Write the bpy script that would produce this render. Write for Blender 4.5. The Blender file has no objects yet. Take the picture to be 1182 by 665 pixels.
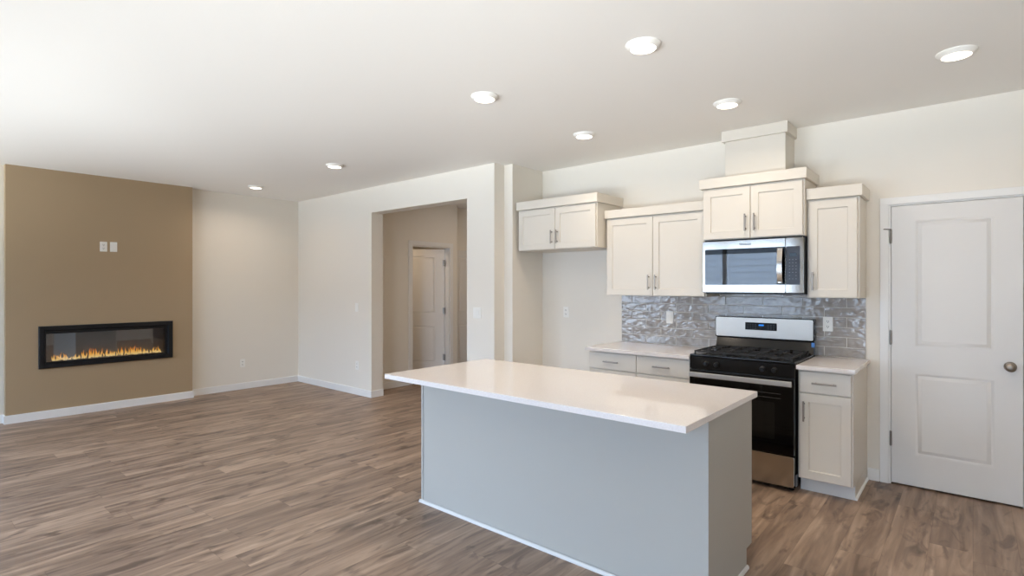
import bpy, bmesh, math, random
from mathutils import Vector, Matrix

random.seed(7)
S = bpy.context.scene
COL = S.collection

# ------------------------------------------------------------------ camera, sky, light, exposure
cam = bpy.data.cameras.new('camera')
cam.sensor_width = 36.0
cam.sensor_fit = 'HORIZONTAL'
cam.lens = 624.29 / 1182 * 36.0
cam.shift_y = -2.74 / 1182
cam.clip_start = 0.05
cam_o = bpy.data.objects.new('camera', cam)
COL.objects.link(cam_o)
cam_o.location = (0, 0, 1.462)
cam_o.rotation_euler = (math.pi / 2, 0, 0.706)
S.camera = cam_o

S.view_settings.view_transform = 'Standard'
S.view_settings.look = 'None'
S.view_settings.gamma = 1.0
S.view_settings.use_curve_mapping = False
S.view_settings.exposure = -0.22

SKY_STRENGTH = 27.0
DOWNLIGHT_WATTS = 6.6
HALL_WATTS = 11.0

w = bpy.data.worlds.new('sky')
S.world = w
w.use_nodes = True
nt = w.node_tree
nt.nodes.clear()
wo = nt.nodes.new('ShaderNodeOutputWorld')
bg = nt.nodes.new('ShaderNodeBackground')
tc = nt.nodes.new('ShaderNodeTexCoord')
sep = nt.nodes.new('ShaderNodeSeparateXYZ')
mr = nt.nodes.new('ShaderNodeMapRange')
mr.inputs['From Min'].default_value = -1
mr.inputs['From Max'].default_value = 1
ramp = nt.nodes.new('ShaderNodeValToRGB')
e = ramp.color_ramp.elements
e[0].position = 0.0
e[0].color = (1.20, 1.30, 1.36, 1)
e[1].position = 1.0
e[1].color = (0.42, 0.64, 1.05, 1)
for pos, c in ((0.35, (1.20, 1.30, 1.36)), (0.40, (0.28, 0.34, 0.41)), (0.53, (0.30, 0.37, 0.47)), (0.58, (0.62, 0.82, 1.12))):
    k = e.new(pos)
    k.color = c + (1,)
nt.links.new(tc.outputs['Generated'], sep.inputs[0])
nt.links.new(sep.outputs['Z'], mr.inputs['Value'])
nt.links.new(mr.outputs[0], ramp.inputs[0])
nt.links.new(ramp.outputs[0], bg.inputs['Color'])
bg.inputs['Strength'].default_value = SKY_STRENGTH
nt.links.new(bg.outputs[0], wo.inputs[0])

S.cycles.max_bounces = 10
S.cycles.diffuse_bounces = 6
S.cycles.glossy_bounces = 5
S.cycles.transparent_max_bounces = 12
S.cycles.caustics_reflective = False
S.cycles.caustics_refractive = False
S.cycles.sample_clamp_indirect = 6.0

# windows behind the camera: (x0, x1, z0, z1) in the wall at Y = FY
FY = -2.3
FRONT_WINDOWS = [(-7.45, -5.15, 0.48, 2.40), (-4.6, -2.55, 0.02, 2.40), (-1.7, 1.3, 0.02, 2.05)]  # the last opening is added, sized to light the kitchen side and its ceiling
for i, (x0, x1, z0, z1) in enumerate(FRONT_WINDOWS):     # portals only guide the sky light through the panes
    L = bpy.data.lights.new('sky_portal', 'AREA')
    L.shape = 'RECTANGLE'
    L.size = x1 - x0
    L.size_y = z1 - z0
    L.cycles.is_portal = True
    lo = bpy.data.objects.new('sky_portal', L)
    COL.objects.link(lo)
    lo.location = ((x0 + x1) / 2, FY - 0.13, (z0 + z1) / 2)
    lo.rotation_euler = (math.pi / 2, 0, 0)               # shines towards +Y, into the room

# ------------------------------------------------------------------ materials
def lin(c):
    return tuple(((x / 255) / 12.92 if x / 255 <= 0.04045 else ((x / 255 + 0.055) / 1.055) ** 2.4) for x in c) + (1.0,)


def new_mat(name):
    m = bpy.data.materials.new(name)
    m.use_nodes = True
    n = m.node_tree
    b = n.nodes['Principled BSDF']
    return m, n, b


def M(n, op, a=None, b=None, c=None):
    x = n.nodes.new('ShaderNodeMath')
    x.operation = op
    for i, v in enumerate((a, b, c)):
        if v is None:
            continue
        if isinstance(v, (int, float)):
            x.inputs[i].default_value = v
        else:
            n.links.new(v, x.inputs[i])
    return x.outputs[0]


def ramp_node(n, fac, stops, interp='LINEAR'):
    r = n.nodes.new('ShaderNodeValToRGB')
    r.color_ramp.interpolation = interp
    el = r.color_ramp.elements
    el[0].position, el[0].color = stops[0]
    el[1].position, el[1].color = stops[-1]
    for p, c in stops[1:-1]:
        q = el.new(p)
        q.color = c
    n.links.new(fac, r.inputs[0])
    return r.outputs[0]


def mix_col(n, fac, a, b, mode='MIX'):
    x = n.nodes.new('ShaderNodeMix')
    x.data_type = 'RGBA'
    x.blend_type = mode
    for sock, v in ((x.inputs[0], fac), (x.inputs[6], a), (x.inputs[7], b)):
        if isinstance(v, (int, float)):
            sock.default_value = v
        elif isinstance(v, tuple):
            sock.default_value = v
        else:
            n.links.new(v, sock)
    return x.outputs[2]


def plain(name, rgb, rough=0.5, metal=0.0, bump=0.0, scale=60.0, spec=0.5, vary=0.0, coat=0.0):
    m, n, b = new_mat(name)
    b.inputs['Base Color'].default_value = lin(rgb)
    b.inputs['Roughness'].default_value = rough
    b.inputs['Metallic'].default_value = metal
    b.inputs['Specular IOR Level'].default_value = spec
    if coat:
        b.inputs['Coat Weight'].default_value = coat
        b.inputs['Coat Roughness'].default_value = 0.05
    t = n.nodes.new('ShaderNodeTexCoord')
    z = n.nodes.new('ShaderNodeTexNoise')
    z.inputs['Scale'].default_value = scale
    z.inputs['Detail'].default_value = 4
    n.links.new(t.outputs['Object'], z.inputs['Vector'])
    if vary:
        c = lin(rgb)
        lo_ = tuple(v * (1 - vary) for v in c[:3]) + (1,)
        hi_ = tuple(min(1, v * (1 + vary)) for v in c[:3]) + (1,)
        n.links.new(ramp_node(n, z.outputs['Fac'], [(0.35, lo_), (0.65, hi_)]), b.inputs['Base Color'])
    if bump:
        bp = n.nodes.new('ShaderNodeBump')
        bp.inputs['Strength'].default_value = bump
        bp.inputs['Distance'].default_value = 0.002
        n.links.new(z.outputs['Fac'], bp.inputs['Height'])
        n.links.new(bp.outputs[0], b.inputs['Normal'])
    return m


WALL = plain('wall_paint', (230, 224, 213), 0.62, bump=0.25, scale=140)
CEIL = plain('ceiling_paint', (236, 233, 228), 0.7, bump=0.3, scale=90)
ACCENT = plain('accent_paint', (166, 144, 114), 0.6, bump=0.2, scale=140)
TRIM = plain('white_trim_paint', (234, 233, 230), 0.4)
DOORP = plain('door_paint', (224, 222, 218), 0.42)
CAB = plain('cabinet_paint', (216, 209, 197), 0.4)
ISLP = plain('island_paint', (169, 166, 158), 0.45)
PLATE = plain('white_plastic', (238, 236, 230), 0.35)
SLOT = plain('dark_slot', (60, 56, 52), 0.6)
NICKEL = plain('brushed_nickel', (150, 141, 131), 0.36, metal=1.0)
HINGE = plain('hinge_nickel', (135, 128, 120), 0.35, metal=1.0)
BLACKM = plain('black_enamel', (6, 6, 7), 0.16, spec=0.35)
BLACKP = plain('black_plastic', (13, 13, 15), 0.35, spec=0.35)
BLACKG = plain('black_glass', (4, 4, 5), 0.03, spec=0.2)
MIRROR = plain('mirror_black_glass', (5, 5, 7), 0.02, spec=0.7, coat=0.6)
IRON = plain('cast_iron', (24, 22, 22), 0.6, bump=0.3, scale=300)
FRAMEB = plain('black_metal_frame', (9, 12, 17), 0.4, spec=0.35)
FIREBACK = plain('firebox_grey', (124, 124, 128), 0.5)
CRYSTAL = plain('ember_crystal', (190, 170, 150), 0.15)
GREYBTN = plain('button_grey', (92, 94, 100), 0.5)
VINYL = plain('window_vinyl', (236, 238, 240), 0.35)
TOEK = plain('toe_kick_paint', (222, 222, 220), 0.4)
FILM = plain('blue_film', (70, 130, 200), 0.3)


def stainless(name='stainless_steel', rough=0.14):
    m, n, b = new_mat(name)
    b.inputs['Metallic'].default_value = 1.0
    b.inputs['Base Color'].default_value = lin((178, 172, 164))
    t = n.nodes.new('ShaderNodeTexCoord')
    mp = n.nodes.new('ShaderNodeMapping')
    mp.inputs['Scale'].default_value = (3, 3, 600)
    z = n.nodes.new('ShaderNodeTexNoise')
    z.inputs['Scale'].default_value = 1.0
    z.inputs['Detail'].default_value = 3
    n.links.new(t.outputs['Object'], mp.inputs[0])
    n.links.new(mp.outputs[0], z.inputs['Vector'])
    n.links.new(M(n, 'MULTIPLY_ADD', z.outputs['Fac'], 0.08, rough), b.inputs['Roughness'])
    bp = n.nodes.new('ShaderNodeBump')
    bp.inputs['Strength'].default_value = 0.03
    bp.inputs['Distance'].default_value = 0.001
    n.links.new(z.outputs['Fac'], bp.inputs['Height'])
    n.links.new(bp.outputs[0], b.inputs['Normal'])
    return m


STEEL = stainless()
SATIN = stainless('satin_steel', 0.34)
POLISHED = stainless('polished_steel', 0.06)


def quartz():
    m, n, b = new_mat('white_quartz')
    t = n.nodes.new('ShaderNodeTexCoord')
    z = n.nodes.new('ShaderNodeTexNoise')
    z.inputs['Scale'].default_value = 160
    z.inputs['Detail'].default_value = 6
    n.links.new(t.outputs['Object'], z.inputs['Vector'])
    c = ramp_node(n, z.outputs['Fac'], [(0.3, lin((221, 213, 208))), (0.5, lin((226, 219, 215))), (0.7, lin((230, 224, 221)))])
    n.links.new(c, b.inputs['Base Color'])
    b.inputs['Roughness'].default_value = 0.045
    b.inputs['Specular IOR Level'].default_value = 0.6
    return m


QUARTZ = quartz()


def glass(name, tint=(1, 1, 1, 1), facing=0.08):
    m = bpy.data.materials.new(name)
    m.use_nodes = True
    n = m.node_tree
    n.nodes.clear()
    o = n.nodes.new('ShaderNodeOutputMaterial')
    tr = n.nodes.new('ShaderNodeBsdfTransparent')
    tr.inputs[0].default_value = tint
    gl = n.nodes.new('ShaderNodeBsdfGlossy')
    gl.inputs['Roughness'].default_value = 0.02
    fr = n.nodes.new('ShaderNodeFresnel')
    fr.inputs['IOR'].default_value = 1.5
    mx = n.nodes.new('ShaderNodeMixShader')
    n.links.new(M(n, 'ADD', fr.outputs[0], facing), mx.inputs[0])
    n.links.new(tr.outputs[0], mx.inputs[1])
    n.links.new(gl.outputs[0], mx.inputs[2])
    n.links.new(mx.outputs[0], o.inputs[0])
    return m


GLASS = glass('window_glass', facing=0.0)
FGLASS = glass('fireplace_glass', (0.85, 0.85, 0.87, 1), facing=0.10)


def emit(name, rgb, strength):
    m = bpy.data.materials.new(name)
    m.use_nodes = True
    n = m.node_tree
    n.nodes.clear()
    o = n.nodes.new('ShaderNodeOutputMaterial')
    em = n.nodes.new('ShaderNodeEmission')
    em.inputs[0].default_value = lin(rgb)
    em.inputs[1].default_value = strength
    n.links.new(em.outputs[0], o.inputs[0])
    return m


LENS = emit('lit_lens', (255, 240, 222), 6.0)
LCD = emit('blue_clock', (60, 150, 255), 1.2)
LCDG = emit('grey_blue_display', (120, 140, 160), 0.45)


def flame_mat():
    m = bpy.data.materials.new('flame')
    m.use_nodes = True
    n = m.node_tree
    n.nodes.clear()
    o = n.nodes.new('ShaderNodeOutputMaterial')
    em = n.nodes.new('ShaderNodeEmission')
    t = n.nodes.new('ShaderNodeTexCoord')
    s = n.nodes.new('ShaderNodeSeparateXYZ')
    n.links.new(t.outputs['Object'], s.inputs[0])
    f = n.nodes.new('ShaderNodeMapRange')
    f.inputs['From Min'].default_value = 0.62
    f.inputs['From Max'].default_value = 0.76
    n.links.new(s.outputs['Z'], f.inputs['Value'])
    c = ramp_node(n, f.outputs[0], [(0.0, lin((255, 225, 150))), (0.3, lin((255, 185, 70))), (0.6, lin((250, 140, 35))), (1.0, lin((220, 85, 15)))])
    n.links.new(c, em.inputs[0])
    em.inputs[1].default_value = 1.35
    n.links.new(em.outputs[0], o.inputs[0])
    return m


FLAME = flame_mat()


def tile_mat():
    m, n, b = new_mat('grey_glazed_tile')
    t = n.nodes.new('ShaderNodeTexCoord')
    mp = n.nodes.new('ShaderNodeMapping')
    mp.inputs['Scale'].default_value = (1.0, 1.0, 1.7)
    n.links.new(t.outputs['Object'], mp.inputs[0])
    z = n.nodes.new('ShaderNodeTexNoise')
    z.inputs['Scale'].default_value = 14
    z.inputs['Detail'].default_value = 1.0
    z.inputs['Distortion'].default_value = 0.6
    n.links.new(mp.outputs[0], z.inputs['Vector'])
    z2 = n.nodes.new('ShaderNodeTexNoise')
    z2.inputs['Scale'].default_value = 22
    z2.inputs['Detail'].default_value = 5
    n.links.new(t.outputs['Object'], z2.inputs['Vector'])
    c = ramp_node(n, z2.outputs['Fac'], [(0.3, lin((142, 136, 131))), (0.7, lin((164, 158, 152)))])
    n.links.new(c, b.inputs['Base Color'])
    b.inputs['Roughness'].default_value = 0.08
    b.inputs['Specular IOR Level'].default_value = 0.65
    bp = n.nodes.new('ShaderNodeBump')
    bp.inputs['Strength'].default_value = 0.42
    bp.inputs['Distance'].default_value = 0.010
    n.links.new(z.outputs['Fac'], bp.inputs['Height'])
    n.links.new(bp.outputs[0], b.inputs['Normal'])
    return m


TILE = tile_mat()
GROUT = plain('pale_grout', (216, 212, 206), 0.8)


def floor_mat():
    m, n, b = new_mat('grey_brown_plank')
    t = n.nodes.new('ShaderNodeTexCoord')
    s = n.nodes.new('ShaderNodeSeparateXYZ')
    n.links.new(t.outputs['Object'], s.inputs[0])
    X, Y = s.outputs['X'], s.outputs['Y']
    PW, PL = 0.19, 1.22
    xr = M(n, 'DIVIDE', X, PW)
    row = M(n, 'FLOOR', xr)
    fx = M(n, 'FRACT', xr)
    wn = n.nodes.new('ShaderNodeTexWhiteNoise')
    wn.noise_dimensions = '1D'
    n.links.new(row, wn.inputs['W'])
    yr = M(n, 'ADD', M(n, 'DIVIDE', Y, PL), M(n, 'MULTIPLY', wn.outputs['Value'], 5.0))
    idx = M(n, 'FLOOR', yr)
    fy = M(n, 'FRACT', yr)
    cv = n.nodes.new('ShaderNodeCombineXYZ')
    n.links.new(row, cv.inputs[0])
    n.links.new(idx, cv.inputs[1])
    wp = n.nodes.new('ShaderNodeTexWhiteNoise')
    wp.noise_dimensions = '2D'
    n.links.new(cv.outputs[0], wp.inputs['Vector'])
    rnd = wp.outputs['Value']
    off = M(n, 'MULTIPLY', rnd, 37.0)

    def grain(sx, sy, scale, detail, dist=0.0):
        c = n.nodes.new('ShaderNodeCombineXYZ')
        n.links.new(M(n, 'ADD', M(n, 'MULTIPLY', X, sx), off), c.inputs[0])
        n.links.new(M(n, 'ADD', M(n, 'MULTIPLY', Y, sy), off), c.inputs[1])
        n.links.new(off, c.inputs[2])
        z = n.nodes.new('ShaderNodeTexNoise')
        z.inputs['Scale'].default_value = scale
        z.inputs['Detail'].default_value = detail
        z.inputs['Distortion'].default_value = dist
        n.links.new(c.outputs[0], z.inputs['Vector'])
        return z.outputs['Fac']

    g1 = grain(9, 0.9, 1.6, 5, 0.8)        # long flowing grain
    g2 = grain(60, 3.0, 1.2, 4)            # fine fibres
    g3 = grain(7.0, 2.2, 1.5, 3, 1.2)      # smoky dark knots
    base = ramp_node(n, g1, [(0.25, lin((104, 85, 71))), (0.5, lin((147, 124, 106))), (0.75, lin((184, 159, 137)))])
    tone = ramp_node(n, rnd, [(0.0, (0.80, 0.79, 0.79, 1)), (0.5, (0.96, 0.95, 0.94, 1)), (1.0, (1.06, 1.05, 1.03, 1))])
    col = mix_col(n, 1.0, base, tone, 'MULTIPLY')
    fib = ramp_node(n, g2, [(0.3, (0.86, 0.85, 0.84, 1)), (0.7, (1.06, 1.06, 1.06, 1))])
    col = mix_col(n, 1.0, col, fib, 'MULTIPLY')
    kn = ramp_node(n, g3, [(0.55, (1, 1, 1, 1)), (0.64, (0.70, 0.69, 0.70, 1)), (0.76, (0.42, 0.41, 0.42, 1))])
    col = mix_col(n, 1.0, col, kn, 'MULTIPLY')
    ex = M(n, 'MINIMUM', fx, M(n, 'SUBTRACT', 1.0, fx))
    ey = M(n, 'MULTIPLY', M(n, 'MINIMUM', fy, M(n, 'SUBTRACT', 1.0, fy)), PL / PW)
    ed = M(n, 'MINIMUM', ex, ey)
    seam = ramp_node(n, ed, [(0.0, (0.74, 0.72, 0.70, 1)), (0.013, (1, 1, 1, 1))])
    col = mix_col(n, 1.0, col, seam, 'MULTIPLY')
    n.links.new(col, b.inputs['Base Color'])
    n.links.new(M(n, 'MULTIPLY_ADD', g2, 0.16, 0.36), b.inputs['Roughness'])
    bp = n.nodes.new('ShaderNodeBump')
    bp.inputs['Strength'].default_value = 0.12
    bp.inputs['Distance'].default_value = 0.002
    n.links.new(g2, bp.inputs['Height'])
    n.links.new(bp.outputs[0], b.inputs['Normal'])
    return m


FLOOR = floor_mat()


SIDING = plain('slate_siding', (128, 133, 138), 0.7)


# ------------------------------------------------------------------ mesh helpers
class MB:
    """collects shapes in world coordinates; build() makes ONE mesh object"""

    def __init__(self):
        self.bm = bmesh.new()

    def _merge(self, tmp, mat4=None):
        if mat4 is not None:
            bmesh.ops.transform(tmp, matrix=mat4, verts=tmp.verts)
        me = bpy.data.meshes.new('t')
        tmp.to_mesh(me)
        tmp.free()
        self.bm.from_mesh(me)
        bpy.data.meshes.remove(me)

    def box(self, x0, x1, y0, y1, z0, z1, bev=0.0, seg=2):
        t = bmesh.new()
        bmesh.ops.create_cube(t, size=1)
        for v in t.verts:
            v.co = Vector((x0 if v.co.x < 0 else x1, y0 if v.co.y < 0 else y1, z0 if v.co.z < 0 else z1))
        if bev:
            bmesh.ops.bevel(t, geom=t.edges[:], offset=bev, segments=seg, affect='EDGES', profile=0.5)
        self._merge(t)
        return self

    def rbox(self, x0, x1, y0, y1, z0, z1, axis, r, seg=5, bev=0.0):
        """box whose four edges along the given axis are rounded"""
        t = bmesh.new()
        bmesh.ops.create_cube(t, size=1)
        for v in t.verts:
            v.co = Vector((x0 if v.co.x < 0 else x1, y0 if v.co.y < 0 else y1, z0 if v.co.z < 0 else z1))
        i = 'xyz'.index(axis)
        es = [e_ for e_ in t.edges if abs((e_.verts[0].co - e_.verts[1].co)[i]) > 1e-6]
        bmesh.ops.bevel(t, geom=es, offset=r, segments=seg, affect='EDGES', profile=0.5)
        if bev:
            cap = [e_ for e_ in t.edges if abs((e_.verts[0].co - e_.verts[1].co)[i]) < 1e-6]
            bmesh.ops.bevel(t, geom=cap, offset=bev, segments=2, affect='EDGES', profile=0.5)
        self._merge(t)
        return self

    def prism(self, pts, axis, a0, a1):
        """polygon extruded along an axis; pts are pairs in the other two axes, in xyz order"""
        i = 'xyz'.index(axis)

        def P(p, a):
            q = list(p)
            q.insert(i, a)
            return Vector(q)
        t = bmesh.new()
        A = [t.verts.new(P(p, a0)) for p in pts]
        B = [t.verts.new(P(p, a1)) for p in pts]
        t.faces.new(A)
        t.faces.new(B[::-1])
        for j in range(len(pts)):
            q = (j + 1) % len(pts)
            t.faces.new((A[j], B[j], B[q], A[q]))
        bmesh.ops.recalc_face_normals(t, faces=t.faces[:])
        self._merge(t)
        return self

    def lathe(self, prof, center, axis='z', seg=32):
        """(radius, height) profile turned about an axis through center"""
        t = bmesh.new()
        rings = []
        for r, h in prof:
            ring = []
            for s_ in range(seg):
                a = 2 * math.pi * s_ / seg
                ring.append(t.verts.new((r * math.cos(a), r * math.sin(a), h)))
            rings.append(ring)
        for p, q in zip(rings, rings[1:]):
            for s_ in range(seg):
                u = (s_ + 1) % seg
                t.faces.new((p[s_], p[u], q[u], q[s_]))
        t.faces.new(rings[0][::-1])
        t.faces.new(rings[-1])
        bmesh.ops.remove_doubles(t, verts=t.verts[:], dist=1e-6)
        bmesh.ops.recalc_face_normals(t, faces=t.faces[:])
        R = {'z': Matrix.Identity(4), '-z': Matrix.Rotation(math.pi, 4, 'X'),
             '-y': Matrix.Rotation(math.pi / 2, 4, 'X'), 'y': Matrix.Rotation(-math.pi / 2, 4, 'X'),
             'x': Matrix.Rotation(math.pi / 2, 4, 'Y'), '-x': Matrix.Rotation(-math.pi / 2, 4, 'Y')}[axis]
        self._merge(t, Matrix.Translation(center) @ R)
        return self

    def tube(self, pts, r, seg=10):
        t = bmesh.new()
        pts = [Vector(p) for p in pts]
        rings = []
        for j, p in enumerate(pts):
            d = (pts[min(j + 1, len(pts) - 1)] - pts[max(j - 1, 0)]).normalized()
            a = d.orthogonal().normalized() if abs(d.z) > 0.9 else d.cross(Vector((0, 0, 1))).normalized()
            b_ = d.cross(a)
            rings.append([t.verts.new(p + r * (math.cos(2 * math.pi * s_ / seg) * a + math.sin(2 * math.pi * s_ / seg) * b_)) for s_ in range(seg)])
        for p, q in zip(rings, rings[1:]):
            for s_ in range(seg):
                u = (s_ + 1) % seg
                t.faces.new((p[s_], p[u], q[u], q[s_]))
        t.faces.new(rings[0][::-1])
        t.faces.new(rings[-1])
        bmesh.ops.recalc_face_normals(t, faces=t.faces[:])
        self._merge(t)
        return self

    def slab(self, x0, x1, z0, z1, yf, yb, panels=(), profile=(), ch=0.002):
        """door or drawer front facing -Y with sunk panels; profile = (inset, depth) steps"""
        t = bmesh.new()

        def ring(a, b_, ya, yb_):
            A = [t.verts.new(c) for c in ((a[0], ya, a[1]), (a[2], ya, a[1]), (a[2], ya, a[3]), (a[0], ya, a[3]))]
            B = [t.verts.new(c) for c in ((b_[0], yb_, b_[1]), (b_[2], yb_, b_[1]), (b_[2], yb_, b_[3]), (b_[0], yb_, b_[3]))]
            for j in range(4):
                q = (j + 1) % 4
                t.faces.new((A[j], A[q], B[q], B[j]))

        def quad(a, y, flip=False):
            V = [t.verts.new(c) for c in ((a[0], y, a[1]), (a[2], y, a[1]), (a[2], y, a[3]), (a[0], y, a[3]))]
            t.faces.new(V[::-1] if flip else V)
        O = (x0, z0, x1, z1)
        I = (x0 + ch, z0 + ch, x1 - ch, z1 - ch)
        ring(O, I, yf + ch, yf)
        ring(O, O, yb, yf + ch)
        quad(O, yb, True)
        xs = sorted({I[0], I[2], *[p[0] for p in panels], *[p[2] for p in panels]})
        zs = sorted({I[1], I[3], *[p[1] for p in panels], *[p[3] for p in panels]})
        for a, b_ in zip(xs, xs[1:]):
            for c, d in zip(zs, zs[1:]):
                mx_, mz_ = (a + b_) / 2, (c + d) / 2
                if any(p[0] < mx_ < p[2] and p[1] < mz_ < p[3] for p in panels):
                    continue
                quad((a, c, b_, d), yf)
        for p in panels:
            cur, cy = p, yf
            for ins, dep in profile:
                nx = (p[0] + ins, p[1] + ins, p[2] - ins, p[3] - ins)
                ring(cur, nx, cy, yf + dep)
                cur, cy = nx, yf + dep
            quad(cur, cy)
        bmesh.ops.remove_doubles(t, verts=t.verts[:], dist=1e-5)
        bmesh.ops.recalc_face_normals(t, faces=t.faces[:])
        self._merge(t)
        return self

    def build(self, name, mat, parent=None, origin=None, mats=None):
        o0 = Vector(origin) if origin is not None else Vector((0, 0, 0))
        base = world_loc(parent) if parent is not None else Vector((0, 0, 0))
        if parent is not None and origin is None:
            o0 = base
        bmesh.ops.translate(self.bm, verts=self.bm.verts[:], vec=-o0)
        me = bpy.data.meshes.new(name)
        self.bm.to_mesh(me)
        self.bm.free()
        me.materials.append(mat)
        for p in me.polygons:
            p.use_smooth = True
        try:
            me.set_sharp_from_angle(angle=math.radians(35))
        except Exception:
            pass
        o = bpy.data.objects.new(name, me)
        COL.objects.link(o)
        wnm = o.modifiers.new('weighted_normal', 'WEIGHTED_NORMAL')
        wnm.keep_sharp = True
        wnm.weight = 100
        o.location = o0 - base
        if parent is not None:
            o.parent = parent
        return o


def world_loc(o):
    v = Vector(o.location)
    while o.parent is not None:
        o = o.parent
        v = v + Vector(o.location)
    return v


def tag(o, label, cat, group=None, kind=None):
    o['label'] = label
    o['category'] = cat
    if group:
        o['group'] = group
    if kind:
        o['kind'] = kind
    return o


def thing(name, label, cat, loc, group=None, kind=None):
    o = bpy.data.objects.new(name, None)
    COL.objects.link(o)
    o.empty_display_size = 0.1
    o.location = loc
    return tag(o, label, cat, group, kind)


def struct(name, mb, mat, label, cat, origin=(0, 0, 0)):
    return tag(mb.build(name, mat, None, origin), label, cat, None, 'structure')


def wall_cells(mb, axis, c0, c1, u0, u1, z0, z1, holes=()):
    """wall slab with rectangular holes; axis is the thickness axis"""
    us = sorted({u0, u1, *[h[0] for h in holes], *[h[1] for h in holes]})
    zs = sorted({z0, z1, *[h[2] for h in holes], *[h[3] for h in holes]})
    us = [u for u in us if u0 <= u <= u1]
    zs = [z for z in zs if z0 <= z <= z1]
    for a, b_ in zip(us, us[1:]):
        run = None
        for c, d in zip(zs, zs[1:]):
            hole = any(h[0] < (a + b_) / 2 < h[1] and h[2] < (c + d) / 2 < h[3] for h in holes)
            if not hole:
                run = (run[0], d) if run else (c, d)
            if hole or d == zs[-1]:
                if run:
                    if axis == 'x':
                        mb.box(c0, c1, a, b_, run[0], run[1])
                    else:
                        mb.box(a, b_, c0, c1, run[0], run[1])
                run = None
    return mb


# ------------------------------------------------------------------ room shell
H = 2.744
YK = 4.859            # kitchen wall face
XF = -7.757           # tan chimney breast face
XB = -7.86            # wall behind it
YL = 4.178            # living room wall face
YLB = 4.357           # its back
XR = 1.7
XH = -6.315           # hallway wall face
XA0, XA1 = -3.805, -3.69   # refrigerator alcove side wall
YA = 4.335

struct('floor', MB().box(-9.3, XR + 0.12, FY - 0.15, 7.4, -0.1, 0.0), FLOOR, 'grey brown wood plank floor with dark knots', 'floor')
struct('ceiling', MB().box(-9.3, XR + 0.12, FY - 0.15, 7.4, H, H + 0.1), CEIL, 'plain off-white ceiling with recessed lights', 'ceiling')
struct('wall_left', wall_cells(MB(), 'x', XB - 0.25, XB, FY, YL, 0, H, [(1.19, 2.38, 0.60, 0.97)]), WALL,
       'off-white wall on the left beside the tan fireplace wall', 'wall')
FP_HOLE = (1.19, 2.38, 0.60, 0.97)
struct('wall_accent', wall_cells(MB(), 'x', XB, XF, 0.873, 2.667, 0, H, [FP_HOLE]), ACCENT,
       'tan accent wall projecting around the linear fireplace', 'wall')
struct('wall_living', wall_cells(MB(), 'y', YL, YLB, -9.3, XA0, 0, H, [(-5.97, -4.209, -1, 2.414)]), WALL,
       'off-white wall with the wide cased hallway opening', 'wall')
struct('wall_alcove', MB().box(XA0, XA1, YA, YK, 0, H), WALL, 'narrow wall end at the left of the refrigerator alcove', 'wall')
DX0, DX1, DZ = -0.468, 0.257, 2.052
struct('wall_kitchen', wall_cells(MB(), 'y', YK, YK + 0.12, XA0, XR, 0, H, [(DX0, DX1, -1, DZ)]), WALL,
       'off-white kitchen wall behind the cabinets and the white door', 'wall')
struct('wall_light_block', MB().box(DX0 - 0.1, DX1 + 0.1, YK + 0.6, YK + 0.65, 0, H).box(DX0 - 0.15, DX0 - 0.1, YK + 0.12, YK + 0.65, 0, H).box(DX1 + 0.1, DX1 + 0.15, YK + 0.12, YK + 0.65, 0, H),  # added unseen walls that keep sky light out of the door gaps
       WALL, 'unseen pantry walls behind the closed white door, added to block light', 'wall')
struct('wall_right', MB().box(XR, XR + 0.12, FY, YK, 0, H), WALL, 'off-white wall at the right, outside the picture', 'wall')
struct('wall_front', wall_cells(MB(), 'y', FY - 0.12, FY, XB - 0.25, XR + 0.12, 0, H, FRONT_WINDOWS), WALL,
       'window wall behind the viewer', 'wall')
# hallway
struct('wall_hallway', wall_cells(MB(), 'x', XH - 0.12, XH, YLB, 6.05, 0, H, [(5.131, 5.876, -1, 2.062)]), WALL,
       'shaded hallway wall with the half open door', 'wall')
struct('wall_recess', MB().box(XH - 0.30, XH - 0.17, 6.05, 7.3, 0, H), WALL, 'hallway wall holding the second, further door', 'wall')
struct('wall_hallway_end', MB().box(-9.3, XA0, 7.3, 7.4, 0, H), WALL, 'end wall of the hallway', 'wall')
struct('wall_hallway_right', MB().box(XA0, XA0 + 0.1, YK + 0.12, 7.3, 0, H), WALL, 'right wall of the hallway', 'wall')
struct('wall_bedroom', MB().box(-9.3, -9.2, YLB, 7.3, 0, H), WALL, 'far wall of the room behind the half open door', 'wall')

# baseboards
BH, BT = 0.088, 0.013


def base_x(name, x, y0, y1, s, label):
    mb = MB()
    xa, xb = (x, x + BT) if s > 0 else (x - BT, x)
    pts = [(0, 0), (BT, 0), (BT, BH - 0.006), (BT - 0.004, BH), (0, BH)]
    mb.prism([(x + s * p, q) for p, q in pts], 'y', y0, y1)
    return struct(name, mb, TRIM, label, 'baseboard')


def base_y(name, y, x0, x1, label, z=BH, s=-1):
    mb = MB()
    pts = [(0, 0), (BT, 0), (BT, z - 0.006), (BT - 0.004, z), (0, z)]
    mb.prism([(y + s * p, q) for p, q in pts], 'x', x0, x1)
    return struct(name, mb, TRIM, label, 'baseboard')


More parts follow.
